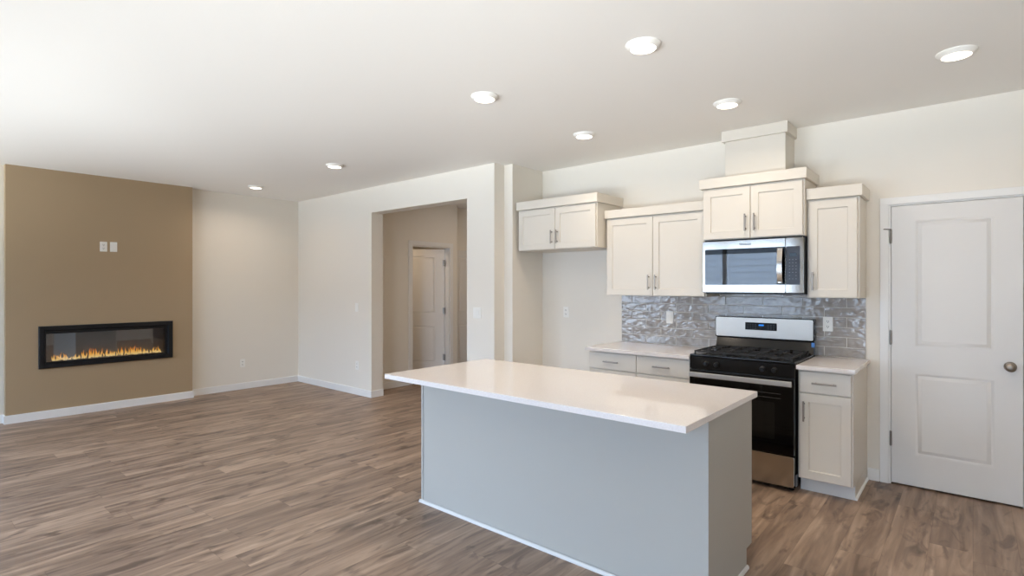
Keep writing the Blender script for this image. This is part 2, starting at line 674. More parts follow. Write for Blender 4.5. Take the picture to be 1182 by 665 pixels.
mb = MB()
pts = [(0, 0), (BT, 0), (BT, BH - 0.006), (BT - 0.004, BH), (0, BH)]
mb.prism([(XF + p, q) for p, q in pts], 'y', 0.873 - BT, 2.667 + BT)
mb.prism([(0.873 - p, q) for p, q in pts], 'x', XB, XF)
mb.prism([(2.667 + p, q) for p, q in pts], 'x', XB, XF)
struct('baseboard_accent', mb, TRIM, 'white baseboard along the tan fireplace wall', 'baseboard')
base_x('baseboard_left', XB, 2.667 + BT, YL, 1, 'white baseboard between the tan wall and the room corner')
base_x('baseboard_left_near', XB, FY, 0.873 - BT, 1, 'white baseboard left of the tan wall')
mb = MB()
mb.prism([(YL - p, q) for p, q in pts], 'x', XB + BT, -5.97 + BT)
mb.prism([(-5.97 + p, q) for p, q in pts], 'y', YL, YLB)
struct('baseboard_living', mb, TRIM, 'white baseboard left of the hallway opening', 'baseboard')
mb = MB()
mb.prism([(YL - p, q) for p, q in pts], 'x', -4.209 - BT, XA0 + BT)
mb.prism([(-4.209 - p, q) for p, q in pts], 'y', YL, YLB)
mb.prism([(XA0 + p, q) for p, q in pts], 'y', YL, YA)
struct('baseboard_pier', mb, TRIM, 'white baseboard right of the hallway opening', 'baseboard')
base_x('baseboard_hallway', XH, YLB, 5.062, 1, 'white baseboard of the hallway wall')
base_y('baseboard_kitchen', YK, -0.606, -0.532, 'short white baseboard between the cabinet and the door casing')
base_y('baseboard_right', YK, 0.33, XR, 'white baseboard right of the door')

# windows behind the viewer
WN = ['large window behind the viewer at the left', 'sliding glass door behind the viewer', 'added window behind the viewer at the right, sized for light']
for i, (x0, x1, z0, z1) in enumerate(FRONT_WINDOWS):
    f = MB()
    y0, y1 = FY - 0.10, FY - 0.03
    for a in (x0, x1 - 0.06):
        f.box(a, a + 0.06, y0, y1, z0, z1)
    f.box(x0 + 0.06, x1 - 0.06, y0, y1, z0, z0 + 0.07)
    f.box(x0 + 0.06, x1 - 0.06, y0, y1, z1 - 0.06, z1)
    xm = x0 + (x1 - x0) * (0.36 if i == 1 else 0.5)
    f.box(xm - 0.04, xm + 0.04, y0, y1, z0 + 0.07, z1 - 0.06)
    fo = struct('window_%d' % (i + 1), f, VINYL, WN[i], 'window', (x0, FY, z0))
    for a, b_ in ((x0 + 0.06, xm - 0.04), (xm + 0.04, x1 - 0.06)):
        MB().box(a, b_, FY - 0.068, FY - 0.062, z0 + 0.07, z1 - 0.06).build('pane', GLASS, fo)

# outside, seen only in reflections
sd = MB()
for q in range(17):
    z = -0.1 + q * 0.2
    sd.prism([(-9.0, z), (-9.0, z + 0.2), (-9.06, z + 0.2), (-9.06, z)][:2] + [(-9.1, z + 0.2), (-9.1, z)], 'x', -9.0, 3.0)
    sd.prism([(-9.0, z), (-8.955, z), (-8.985, z + 0.195), (-9.0, z + 0.2)], 'x', -9.0, 3.0)
struct('wall_neighbour', sd, SIDING, 'slate lap siding of the house next door', 'wall')

# ------------------------------------------------------------------ doors
MOULD = [(0.018, 0.011), (0.021, 0.0115), (0.041, 0.002), (0.044, 0.002)]


def two_panel(mb, x0, z0, W, Hh, yf, T):
    pl = 0.137 / 0.71 * W
    pan = [(x0 + pl, z0 + 0.22, x0 + W - pl, z0 + 0.818), (x0 + pl, z0 + 1.008, x0 + W - pl, z0 + 1.925)]
    mb.slab(x0, x0 + W, z0, z0 + Hh, yf, yf + T, pan, MOULD, ch=0.002)


d1 = MB()
two_panel(d1, -0.460, 0.012, 0.710, 2.033, YK + 0.002, 0.035)
door = struct('door_1', d1, DOORP, 'closed white two-panel door right of the kitchen cabinets', 'door', (-0.46, YK, 0.012))
kx, kz = 0.187, 0.925
kn = MB().lathe([(0.0, 0), (0.033, 0), (0.033, 0.004), (0.028, 0.009), (0.012, 0.011), (0.0105, 0.028), (0.016, 0.034), (0.025, 0.040),
                 (0.0295, 0.050), (0.029, 0.058), (0.023, 0.066), (0.012, 0.070), (0.0, 0.071)], (kx, YK + 0.002, kz), '-y', 32).build('door_knob', NICKEL, door)
kn['label'] = 'brushed nickel door knob'
for a, b_ in ((1.776, 1.877), (1.03, 1.13), (0.285, 0.387)):
    hb = MB()
    hb.lathe([(0.0, 0), (0.007, 0), (0.007, b_ - a), (0.0, b_ - a)], (-0.4635, YK - 0.006, a), 'z', 14)
    for q in (a - 0.004, b_ - 0.001):
        hb.lathe([(0, 0), (0.005, 0.0), (0.005, 0.005), (0, 0.006)], (-0.4635, YK - 0.006, q), 'z', 12)
    hb.box(-0.4605, -0.456, YK - 0.001, YK + 0.001, a, b_)
    if a > 1.5:                                            # door stop arm on the top hinge
        hb.tube([(-0.4635, YK - 0.006, b_), (-0.49, YK - 0.03, b_ + 0.002), (-0.505, YK - 0.032, b_ + 0.002)], 0.004, 8)
    hb.build('hinge', HINGE, door)['label'] = 'nickel hinge'

tr = MB()
CT = 0.016
for (a, b_) in ((-0.528, -0.474), (0.262, 0.330)):
    tr.box(a, b_, YK - CT, YK, 0, 2.061, 0.003)
tr.box(-0.528, 0.330, YK - CT - 0.001, YK, 2.058, 2.110, 0.003)
tr.box(DX0 - 0.006, -0.4625, YK - 0.002, YK + 0.1, 0, DZ - 0.004)
tr.box(0.2525, DX1 + 0.006, YK - 0.002, YK + 0.1, 0, DZ - 0.004)
tr.box(DX0 - 0.006, DX1 + 0.006, YK - 0.002, YK + 0.1, DZ - 0.0045, DZ + 0.006)
struct('trim_1', tr, TRIM, 'white casing around the closed white door', 'trim', (-0.528, YK, 0))

# hallway: half open door, its casing, and the further door
d2 = MB()
two_panel(d2, 0.016, 0.012, 0.715, 2.03, 0, 0.035)
dd = struct('door_2', d2, DOORP, 'half open white panel door seen through the hallway opening', 'door', (0.725, 0.0175, 0.012))
dd.location = (XH - 0.112, 5.868, 0.012)
HALL_DOOR_ANGLE = math.radians(42)
dd.rotation_euler = (0, 0, HALL_DOOR_ANGLE)
for a in (0.26, 1.0, 1.76):
    hb = MB().lathe([(0.0, 0), (0.010, 0), (0.010, 0.1), (0.0, 0.1)], (0.012, -0.026, a), 'z', 12)
    hb.box(-0.02, 0.012, -0.024, -0.018, a, a + 0.1)
    o = hb.build('hinge', HINGE, None)
    o.parent = dd
    o['label'] = 'dark nickel hinge'
tr = MB()
CX = XH + CT
for (a, b_) in ((5.060, 5.126), (5.881, 5.947)):
    tr.box(XH, CX, a, b_, 0, 2.068, 0.003)
tr.box(XH, CX + 0.001, 5.060, 5.947, 2.066, 2.130, 0.003)
tr.box(XH - 0.12, XH, 5.131, 5.143, 0, 2.05)
tr.box(XH - 0.12, XH, 5.873, 5.8795, 0, 2.05)
tr.box(XH - 0.12, XH, 5.131, 5.876, 2.05, 2.064)
struct('trim_2', tr, TRIM, 'white casing around the half open hallway door', 'trim', (XH, 5.06, 0))
d3 = MB()
two_panel(d3, 0, 0.012, 0.76, 2.033, 0, 0.03)
d3o = struct('door_3', d3, DOORP, 'further closed panel door at the right edge of the hallway opening', 'door', (0, 0, 0.012))
d3o.location = (XH - 0.138, 6.062, 0.012)
d3o.rotation_euler = (0, 0, math.pi / 2)

# ------------------------------------------------------------------ ceiling lights
LIGHTS = [
    ((-7.05, 3.17), 'small round recessed ceiling light nearest the corner beside the tan wall'),
    ((-5.16, 3.15), 'round recessed ceiling light in front of the hallway opening'),
    ((-2.515, 2.665), 'round recessed ceiling light above the left end of the island'),
    ((-1.335, 2.64), 'largest round recessed ceiling light, above the right end of the island'),
    ((-1.31, 3.86), 'round recessed ceiling light in front of the tall vent chase'),
    ((-2.505, 3.88), 'round recessed ceiling light in front of the refrigerator alcove cabinet'),
    ((-0.07, 3.84), 'round recessed ceiling light in front of the white door at the right'),
]
for (x, y), lab in LIGHTS:
    t = thing('ceiling_light', lab, 'ceiling light', (x, y, H), 'recessed ceiling lights')
    MB().lathe([(0.0, 0.0), (0.092, 0.0), (0.092, 0.004), (0.088, 0.009), (0.072, 0.022), (0.067, 0.024), (0.067, 0.02), (0.0, 0.02)],
               (x, y, H - 0.0005), '-z', 48).build('trim_ring', PLATE, t)
    ln = MB().lathe([(0.0, 0.0), (0.066, 0.0), (0.066, 0.003), (0.045, 0.007), (0.0, 0.009)], (x, y, H - 0.0208), '-z', 40).build('lens', LENS, t)
    ln['label'] = 'glowing white lens'
    L = bpy.data.lights.new('lamp', 'AREA')
    L.shape = 'DISK'
    L.size = 0.12
    L.energy = DOWNLIGHT_WATTS
    L.spread = math.radians(158)
    L.color = (1.0, 0.84, 0.66)
    lo = bpy.data.objects.new('lamp', L)
    COL.objects.link(lo)
    lo.parent = t
    lo.location = (0, 0, -0.036)
L = bpy.data.lights.new('unseen_bedroom_lamp', 'AREA')  # unseen lamp, added and placed to light the half open door
L.shape = 'DISK'
L.size = 0.3
L.energy = HALL_WATTS
L.color = (1.0, 0.80, 0.60)
lo = bpy.data.objects.new('unseen_bedroom_lamp', L)
COL.objects.link(lo)
lo.location = (-6.95, 4.75, H - 0.02)
L = L.copy()  # second unseen lamp, added to brighten the hallway
L.name = 'hallway_fill_lamp'
lo = bpy.data.objects.new('hallway_fill_lamp', L)
COL.objects.link(lo)
lo.location = (-5.0, 6.0, H - 0.02)

# ------------------------------------------------------------------ wall plates


def plate(kind, label, pos, face, wdt=0.07, hgt=0.115, gang=1):
    """face: '+x' or '-y'; built facing -Y then turned"""
    t = thing('light_switch' if kind == 'switch' else ('wall_outlet' if kind == 'outlet' else 'blank_wall_plate'), label,
              'light switch' if kind == 'switch' else ('outlet' if kind == 'outlet' else 'wall plate'), pos,
              'light switches' if kind == 'switch' else ('wall outlets' if kind == 'outlet' else None))
    if face == '+x':
        t.rotation_euler = (0, 0, math.pi / 2)
    o = MB().rbox(-wdt / 2, wdt / 2, -0.006, 0, -hgt / 2, hgt / 2, 'y', 0.005, 3, 0.0015).build('cover_plate', PLATE)
    o.parent = t
    for g in range(gang):
        cx = (g - (gang - 1) / 2) * 0.046
        if kind == 'switch':
            o = MB().prism([(-0.0062, -0.033), (-0.0085, -0.033), (-0.0115, 0.033), (-0.0062, 0.033)], 'x', cx - 0.0165, cx + 0.0165).build('rocker', PLATE)
            o.parent = t
        elif kind == 'outlet':
            for s_ in (-1, 1):
                o = MB().rbox(cx - 0.0165, cx + 0.0165, -0.0078, -0.006, s_ * 0.0205 - 0.0145, s_ * 0.0205 + 0.0145, 'y', 0.009, 4).build('receptacle', PLATE)
                o.parent = t
                q = MB()
                q.box(cx - 0.0075, cx - 0.0045, -0.0085, -0.0078, s_ * 0.0205 - 0.003, s_ * 0.0205 + 0.008)
                q.box(cx + 0.0045, cx + 0.0075, -0.0085, -0.0078, s_ * 0.0205 - 0.003, s_ * 0.0205 + 0.006)
                q.lathe([(0, 0), (0.003, 0), (0.003, 0.0007), (0, 0.0007)], (cx, -0.0078, s_ * 0.0205 - 0.008), '-y', 10)
                o = q.build('slots', SLOT)
                o.parent = t
        else:
            o = MB().rbox(cx - 0.0165, cx + 0.0165, -0.0075, -0.006, -0.033, 0.033, 'y', 0.002, 2).build('insert', PLATE)
            o.parent = t
            o = MB().lathe([(0, 0), (0.006, 0), (0.006, 0.004), (0.004, 0.005), (0, 0.005)], (cx, -0.0075, 0.0), '-y', 14).build('jack', PLATE)
            o.parent = t
    return t


plate('outlet', 'white outlet high on the tan wall, left one of the pair', (XF, 1.717, 1.919), '+x')
plate('blank', 'white plate high on the tan wall, right one of the pair', (XF, 1.815, 1.920), '+x')
plate('outlet', 'white outlet low on the off-white wall right of the tan wall', (XB, 3.345, 0.367), '+x')
plate('switch', 'white light switch on the wall left of the hallway opening', (-6.30, YL, 1.17), '-y')
plate('outlet', 'white outlet low on the wall left of the hallway opening', (-6.29, YL, 0.392), '-y')
plate('switch', 'white double light switch right of the hallway opening', (-4.052, YL, 1.17), '-y', 0.116, 0.118, 2)
plate('outlet', 'white outlet on the bare refrigerator alcove wall', (-3.367, YK, 1.175), '-y')
TF = YK - 0.010
plate('switch', 'white switch plate on the grey tiles left of the range', (-2.176, TF - 0.0015, 1.162), '-y')
plate('outlet', 'white outlet on the grey tiles right of the range', (-0.868, TF - 0.0015, 1.160), '-y')

# ------------------------------------------------------------------ linear fireplace
fp = thing('electric_fireplace', 'long black framed linear fireplace glowing in the tan wall', 'fireplace', (XF, 1.785, 0.55))
fy0, fy1, fz0, fz1 = 1.136, 2.434, 0.552, 1.016
iy0, iy1, iz0, iz1 = 1.192, 2.378, 0.606, 0.962
fr = MB()
prof = [(0.0, 0.0), (0.0, 0.018), (0.006, 0.024), (0.046, 0.024), (0.056, 0.006), (0.056, 0.0)]   # (inset, height)
rects = []
t = bmesh.new()
rings = []
for ins, hh in prof:
    rings.append([t.verts.new(c) for c in ((XF + hh, fy0 + ins, fz0 + ins), (XF + hh, fy1 - ins, fz0 + ins), (XF + hh, fy1 - ins, fz1 - ins), (XF + hh, fy0 + ins, fz1 - ins))])
for p, q in zip(rings, rings[1:] + rings[:1]):
    for j in range(4):
        u = (j + 1) % 4
        t.faces.new((p[j], p[u], q[u], q[j]))
bmesh.ops.recalc_face_normals(t, faces=t.faces[:])
fr._merge(t)
fr.build('frame', FRAMEB, fp)
bz = MB()                                              # inner bezel, deeper at the top
bz.box(XF - 0.012, XF - 0.0005, iy0, iy1, iz1 - 0.034, iz1)
bz.box(XF - 0.012, XF - 0.0005, iy0, iy1, iz0, iz0 + 0.012)
bz.box(XF - 0.012, XF - 0.0005, iy0, iy0 + 0.010, iz0 + 0.012, iz1 - 0.034)
bz.box(XF - 0.012, XF - 0.0005, iy1 - 0.024, iy1, iz0 + 0.012, iz1 - 0.034)
bz.build('bezel', FRAMEB, fp)
bx = MB()
bx.box(XF - 0.142, XF - 0.132, iy0, iy1, iz0, iz1)
bx.box(XF - 0.132, XF - 0.0125, iy0, iy0 + 0.006, iz0, iz1)
bx.box(XF - 0.132, XF - 0.0125, iy1 - 0.006, iy1, iz0, iz1)
bx.box(XF - 0.132, XF - 0.0125, iy0 + 0.006, iy1 - 0.006, iz1 - 0.006, iz1)
bx.box(XF - 0.132, XF - 0.0125, iy0 + 0.006, iy1 - 0.006, iz0, iz0 + 0.006)
bx.build('firebox', FIREBACK, fp)
MB().box(XF - 0.0100, XF - 0.0070, iy0 + 0.0095, iy1 - 0.0235, iz0 + 0.0115, iz1 - 0.0335).build('glass', FGLASS, fp)
em = MB()
rr = random.Random(3)
for q in range(240):
    y = rr.uniform(iy0 + 0.03, iy1 - 0.03)
    x = rr.uniform(XF - 0.115, XF - 0.03)
    s_ = rr.uniform(0.006, 0.012)
    t = bmesh.new()
    bmesh.ops.create_icosphere(t, subdivisions=1, radius=s_)
    for v in t.verts:
        v.co *= rr.uniform(0.7, 1.2)
    em._merge(t, Matrix.Translation((x, y, iz0 + 0.006 + s_ * 0.6)))
o = em.build('ember_bed', CRYSTAL, fp)
o['kind'] = 'stuff'
o['label'] = 'pale crystal ember bed'
fl = MB()
y = iy0 + 0.075
FLH = []
while y < iy1 - 0.06:
    u = (y - iy0) / (iy1 - iy0)
    env = 0.055 + 0.045 * math.sin(u * math.pi) + 0.02 * math.sin(u * 21)
    hgt = max(0.035, env * rr.uniform(0.5, 1.25))
    FLH.append((y, hgt))
    y += rr.uniform(0.008, 0.026)
for y, hgt in FLH:
    wd = rr.uniform(0.007, 0.0135)
    lean = rr.uniform(-0.010, 0.010)
    prof = [(0.35, 0.0), (0.85, 0.12), (1.0, 0.25), (0.8, 0.42), (0.5, 0.62), (0.25, 0.82), (0.02, 1.0)]
    t = bmesh.new()
    rg = []
    for r_, h_ in prof:
        cy_ = lean * h_ * h_ * 1.5 + 0.004 * math.sin(h_ * 7 + y * 90)
        rg.append([t.verts.new((0.45 * r_ * wd * math.cos(a), r_ * wd * math.sin(a) + cy_, h_ * hgt)) for a in [2 * math.pi * j / 8 for j in range(8)]])
    for p, q in zip(rg, rg[1:]):
        for j in range(8):
            u = (j + 1) % 8
            t.faces.new((p[j], p[u], q[u], q[j]))
    t.faces.new(rg[-1])
    bmesh.ops.recalc_face_normals(t, faces=t.faces[:])
    fl._merge(t, Matrix.Translation((XF - rr.uniform(0.05, 0.09), y, iz0 + 0.012)))
o = fl.build('flames', FLAME, fp, origin=(XF, 1.785, 0.0))
o['kind'] = 'stuff'
o['label'] = 'row of orange flames'

# ------------------------------------------------------------------ cabinets
SHAKER = [(0.0008, 0.0075), (0.003, 0.0095)]


def pull(mb, c, axis, L_=0.135, stand=0.030):
    """flat bar pull on a face towards -Y at c (the face point)"""
    x, y, z = c
    if axis == 'x':
        mb.rbox(x - L_ / 2, x + L_ / 2, y - stand - 0.004, y - stand + 0.004, z - 0.006, z + 0.006, 'x', 0.003, 3)
        for s_ in (-1, 1):
            mb.lathe([(0, 0), (0.0048, 0), (0.0048, stand - 0.002), (0, stand - 0.002)], (x + s_ * L_ * 0.36, y, z), '-y', 12)
    else:
        mb.rbox(x - 0.006, x + 0.006, y - stand - 0.004, y - stand + 0.004, z - L_ / 2, z + L_ / 2, 'z', 0.003, 3)
        for s_ in (-1, 1):
            mb.lathe([(0, 0), (0.0048, 0), (0.0048, stand - 0.002), (0, stand - 0.002)], (x, y, z + s_ * L_ * 0.36), '-y', 12)
    return mb


def shaker_door(parent, x0, x1, z0, z1, yf, pull_at, fr_w=0.058, T=0.019, drawer=False, pl=0.135):
    pan = [] if drawer else [(x0 + fr_w, z0 + fr_w, x1 - fr_w, z1 - fr_w)]
    d = MB().slab(x0, x1, z0, z1, yf, yf + T, pan, SHAKER, 0.0025).build('drawer' if drawer else 'door', CAB, parent, (x0, yf, z0))
    if pull_at:
        h_ = pull(MB(), (pull_at[0], yf, pull_at[1]), pull_at[2], pl).build('pull', NICKEL, d)
        h_['label'] = 'brushed nickel bar pull'
    return d


G = 0.0015   # gap that keeps neighbours apart


def upper(label, x0, x1, z0, z1, zc, yface, ndoor, pside=None, rev=0.012, group='white wall cabinets'):
    """yface: front of the doors; z1: top of the doors' case; zc: top of the crown board"""
    t = thing('wall_cabinet', label, 'cabinet', ((x0 + x1) / 2, YK, z0), group)
    yb = yface + 0.0205
    MB().box(x0, x1, yb, YK - G, z0, z1, 0.0015).build('body', CAB, t)
    if ndoor == 2:
        xm = (x0 + x1) / 2
        zp = z0 + 0.004 + 0.052 + 0.0675
        shaker_door(t, x0 + rev, xm - 0.002, z0 + 0.004, z1 - 0.012, yface, (xm - 0.034, zp, 'z'))
        shaker_door(t, xm + 0.002, x1 - rev, z0 + 0.004, z1 - 0.012, yface, (xm + 0.034, zp, 'z'))
    else:
        zp = z0 + 0.004 + 0.052 + 0.0675
        shaker_door(t, x0 + rev, x1 - rev, z0 + 0.004, z1 - 0.012, yface, ((x0 + rev + 0.032) if pside == 'l' else (x1 - rev - 0.032), zp, 'z'))
    return t


def crown(t, x0, x1, y0, z0, z1, l=0.018, r=0.018):
    mb = MB()
    mb.box(x0 - l, x1 + r, y0, YK - G, z0, z1, 0.002)
    return mb.build('crown_moulding', CAB, t)


XC = [-3.655, -2.692, -1.714, -0.950, -0.614]
c1 = upper('short white two-door cabinet above the refrigerator alcove', XC[0], XC[1], 1.826, 2.250, 0, 4.38, 2)
crown(c1, XC[0], XC[1], 4.362, 2.2505, 2.336, 0.006, 0.018)
c2 = upper('tall white two-door wall cabinet left of the microwave', XC[1] + 0.012, XC[2] - G, 1.369, 2.100, 0, 4.529, 2)
crown(c2, XC[1] + 0.012, XC[2] - G, 4.509, 2.1005, 2.177, 0.004, 0.0)
c3 = upper('white two-door cabinet directly above the microwave', XC[2], XC[3], 1.836, 2.258, 0, 4.445, 2)
crown(c3, XC[2], XC[3], 4.425, 2.2585, 2.337)
c4 = upper('narrow single-door white wall cabinet right of the microwave', XC[3] + G, XC[4], 1.371, 2.102, 0, 4.515, 1, 'l')
crown(c4, XC[3] + G, XC[4], 4.497, 2.1025, 2.184, 0.0, 0.02)

vc = thing('vent_chase', 'boxed white vent chase rising from the microwave cabinet to the ceiling', 'vent chase', (-1.343, YK, 2.3375))
MB().box(-1.575, -1.112, 4.585, YK - G, 2.3375, H - 0.088, 0.0015).build('body', CAB, vc)
MB().box(-1.597, -1.092, 4.565, YK - G, H - 0.0875, H - 0.001, 0.002).build('crown_moulding', CAB, vc)

# base cabinets
YB = 4.225            # front of the drawer and door faces
ZC = 0.905            # counter top height


def base_cab(label, x0, x1, bays, side):
    t = thing('base_cabinet', label, 'cabinet', ((x0 + x1) / 2, YK, 0), 'white base cabinets')
    b_ = MB()
    b_.box(x0, x1, YB + 0.0205, YK - G, 0.102, 0.872, 0.0015)
    b_.box(x0, x1, YB + 0.095, YK - G, 0.0, 0.102)
    b_.build('body', CAB, t)
    for i, (a, c, hx) in enumerate(bays):
        shaker_door(t, a, c, 0.714, 0.860, YB, ((a + c) / 2, 0.785, 'x'), drawer=True, pl=0.15)
        shaker_door(t, a, c, 0.109, 0.706, YB, (hx, 0.583, 'z'), pl=0.14)
    MB().box(x0 + 0.001, x1 - 0.001, YB + 0.088, YB + 0.0945, 0.0, 0.1015).build('toe_kick', TOEK, t)
    return t


BX0, BX1 = -2.684, -1.719
xm = (BX0 + BX1) / 2
b1 = base_cab('wide white base cabinet with two drawers left of the range', BX0, BX1,
              [(BX0 + 0.010, xm - 0.002, xm - 0.036), (xm + 0.002, BX1 - 0.010, xm + 0.036)], None)
RX0, RX1 = -0.945, -0.610
b2 = base_cab('narrow white base cabinet with one drawer right of the range', RX0, RX1,
              [(RX0 + 0.012, RX1 - 0.010, RX0 + 0.012 + 0.030)], 'r')
MB().prism([(RX1, 0.0), (RX1 + 0.012, 0.0), (RX1 + 0.010, 0.012), (RX1, 0.018)], 'y', YB + 0.088, YK - BT - G).build('shoe_moulding', TRIM, b2)


def counter(label, x0, x1, y0, z, th, name='countertop', y1=YK - G):
    o = MB().box(x0, x1, y0, y1, z - th, z, 0.003).build(name, QUARTZ, None, ((x0 + x1) / 2, (y0 + y1) / 2, z - th))
    return tag(o, label, 'countertop', 'quartz countertops')


counter('off-white quartz countertop left of the range', -2.694, BX1 + 0.002, 4.180, ZC, 0.030)
counter('short off-white quartz countertop right of the range', RX0 - 0.002, -0.592, 4.180, ZC, 0.030)

# tiled backsplash: every tile in the one mesh, grout behind as a part
sp = thing('tile_backsplash', 'grey glazed subway tile backsplash behind the range', 'backsplash', (-1.65, YK, ZC))
ti = MB()
TW, TH_, TG = 0.305, 0.0772, 0.0044
SX0, SX1 = -2.688, -0.616
rr = random.Random(11)
zones = [(0, 0)]
row = 0
ztop = 1.369
z = ztop
rows = []
while z > ZC:
    rows.append((max(z - TH_, ZC + 0.0015), z))
    z -= TH_
ups = [(1.3695, 1.4065)]


def put_tile(xa, xb, za, zb):
    if xb - xa < 0.01 or zb - za < 0.008:
        return
    t = bmesh.new()
    bmesh.ops.create_cube(t, size=1)
    for v in t.verts:
        v.co = Vector((xa if v.co.x < 0 else xb, (TF if v.co.y < 0 else TF + 0.008), za if v.co.z < 0 else zb))
    fe = [e_ for e_ in t.edges if all(abs(v.co.y - TF) < 1e-6 for v in e_.verts)]
    bmesh.ops.bevel(t, geom=fe, offset=0.0022, segments=2, affect='EDGES', profile=0.5)
    c = Vector(((xa + xb) / 2, TF + 0.004, (za + zb) / 2))
    R = Matrix.Translation(c) @ Matrix.Rotation(rr.uniform(-0.008, 0.008), 4, 'Z') @ Matrix.Rotation(rr.uniform(-0.012, 0.012), 4, 'X') @ Matrix.Translation(-c)
    ti._merge(t, R)


for i, (za, zb) in enumerate(rows):
    off = -0.895 if i % 2 == 1 else -0.7425
    k0 = math.floor((SX0 - off) / TW)
    x = off + k0 * TW
    while x < SX1:
        put_tile(max(x, SX0) + TG / 2, min(x + TW, SX1) - TG / 2, za + TG / 2, zb - TG / 2)
        x += TW
x = -0.895 - 10 * TW
while x < SX1:
    put_tile(max(x, -1.712) + TG / 2, min(x + TW, -0.952) - TG / 2, 1.371 + TG / 2, 1.405)
    x += TW
ti.build('tiles', TILE, sp)
gr = MB().box(SX0, SX1, TF + 0.003, YK - 0.0008, ZC + 0.0005, 1.3680).box(-1.712, -0.952, TF + 0.003, YK - 0.0008, 1.3680, 1.406)
gr.build('grout', GROUT, sp)['label'] = 'pale grout lines'

# ------------------------------------------------------------------ microwave
MX0, MX1, MY, MZ0, MZ1 = -1.7085, -0.9545, 4.445, 1.408, 1.822
mw = thing('microwave', 'stainless over-the-range microwave with black glass door', 'microwave', (-1.33, YK, 1.406))
b_ = MB().box(MX0 + 0.004, MX1, MY + 0.032, YK - 0.016, MZ0 + 0.006, 1.834, 0.003)
b_.box(MX0 + 0.02, MX1 - 0.005, MY + 0.012, YK - 0.03, MZ0 - 0.014, MZ0 + 0.0058, 0.003)
b_.build('case', BLACKP, mw)
XS = -1.077           # split between door and control column
dr = MB().rbox(MX0, XS - 0.001, MY, MY + 0.031, MZ0, MZ1, 'y', 0.006, 3, 0.002).build('door', POLISHED, mw, (MX0, MY, MZ0))
WX0, WX1 = MX0 + 0.020, XS - 0.002
wn_ = MB().rbox(WX0, WX1, MY - 0.0025, MY, 1.469, 1.757, 'y', 0.006, 3, 0.0008).build('door_glass', BLACKG, dr)
wn_['label'] = 'black door glass'
MB().rbox(WX0 + 0.002, XS - 0.060, MY - 0.0032, MY - 0.0025, 1.472, 1.716, 'y', 0.006, 3).build('window', MIRROR, dr)['label'] = 'mirror-like window in the door'
hd = MB()
P = []
for j in range(13):
    u = j / 12
    P.append((MY - 0.030 - 0.022 * math.sin(u * math.pi), 1.478 + u * 0.268))
inner = [(y + 0.010, z) for y, z in P]
hd.prism([(y, z) for y, z in P] + inner[::-1], 'x', XS - 0.050, XS - 0.014)
for z_ in (1.490, 1.734):
    hd.box(XS - 0.044, XS - 0.020, MY - 0.0335, MY - 0.0026, z_ - 0.010, z_ + 0.010, 0.002)
hd.build('handle', STEEL, dr)['label'] = 'curved stainless handle'
cp = MB().rbox(XS + 0.001, MX1, MY, MY + 0.031, MZ0, MZ1, 'y', 0.006, 3, 0.002).build('control_column', POLISHED, mw, (XS, MY, MZ0))
MB().rbox(XS + 0.003, MX1 - 0.024, MY - 0.0025, MY, 1.469, 1.757, 'y', 0.005, 3, 0.0008).build('keypad', plain('keypad_slate', (38, 41, 50), 0.25), cp)
MB().box(XS + 0.026, XS + 0.074, MY - 0.0032, MY - 0.0025, 1.681, 1.705).build('display', LCDG, cp)
for r_ in range(7):
    for c_ in range(3):
        if r_ == 5 and c_ == 1:
            continue
        MB().box(XS + 0.024 + c_ * 0.022, XS + 0.032 + c_ * 0.022, MY - 0.0030, MY - 0.0025, 1.655 - r_ * 0.024, 1.659 - r_ * 0.024).build('button', GREYBTN, cp)
cu = bpy.data.curves.new('logo', 'FONT')
cu.body = 'Whirlpool'
cu.size = 0.021
cu.align_x = 'CENTER'
cu.align_y = 'CENTER'
cu.extrude = 0.0004
cu.offset = 0.0006
tmp = bpy.data.objects.new('logo_curve', cu)
COL.objects.link(tmp)
bpy.context.view_layer.update()
me = bpy.data.meshes.new_from_object(tmp.evaluated_get(bpy.context.evaluated_depsgraph_get()))
bpy.data.objects.remove(tmp)
bpy.data.curves.remove(cu)
me.transform(Matrix.Translation((-1.372, MY - 0.0006, 1.789)) @ Matrix.Rotation(math.pi / 2, 4, 'X') @ Matrix.Scale(1.0, 4))
me.transform(Matrix.Translation(-world_loc(dr)))
me.materials.clear()
me.materials.append(SLOT)
lg = bpy.data.objects.new('logo', me)
COL.objects.link(lg)
lg.parent = dr
lg['label'] = 'small dark lettering'

# ------------------------------------------------------------------ gas range
GX0, GX1 = -1.7135, -0.9515
GXM = (GX0 + GX1) / 2
rg_ = thing('gas_range', 'black and stainless gas range between the base cabinets', 'range', (GXM, 4.5, 0))
YF = 4.205
MB().box(GX0 + 0.003, GX1 - 0.003, YF, YK - 0.02, 0.03, 0.902, 0.002).build('body', BLACKM, rg_)
for x in (GX0 + 0.04, GX1 - 0.04):
    for y in (YF + 0.05, YK - 0.08):
        MB().lathe([(0, 0), (0.018, 0), (0.018, 0.008), (0.009, 0.012), (0.009, 0.0298), (0, 0.0298)], (x, y, 0.0), 'z', 16).build('foot', BLACKP, rg_)
dw = MB().rbox(GX0 + 0.006, GX1 - 0.006, YF - 0.030, YF - 0.0005, 0.036, 0.252, 'y', 0.014, 4, 0.003).build('storage_drawer', STEEL, rg_, (GX0, YF, 0.036))
dw['label'] = 'stainless storage drawer front'
od = MB().box(GX0 + 0.004, GX1 - 0.004, YF - 0.034, YF - 0.0005, 0.260, 0.806, 0.004).build('oven_door', BLACKM, rg_, (GX0, YF, 0.26))
MB().rbox(GX0 + 0.012, GX1 - 0.012, YF - 0.0365, YF - 0.034, 0.268, 0.735, 'y', 0.01, 3, 0.0008).build('door_glass', BLACKG, od)
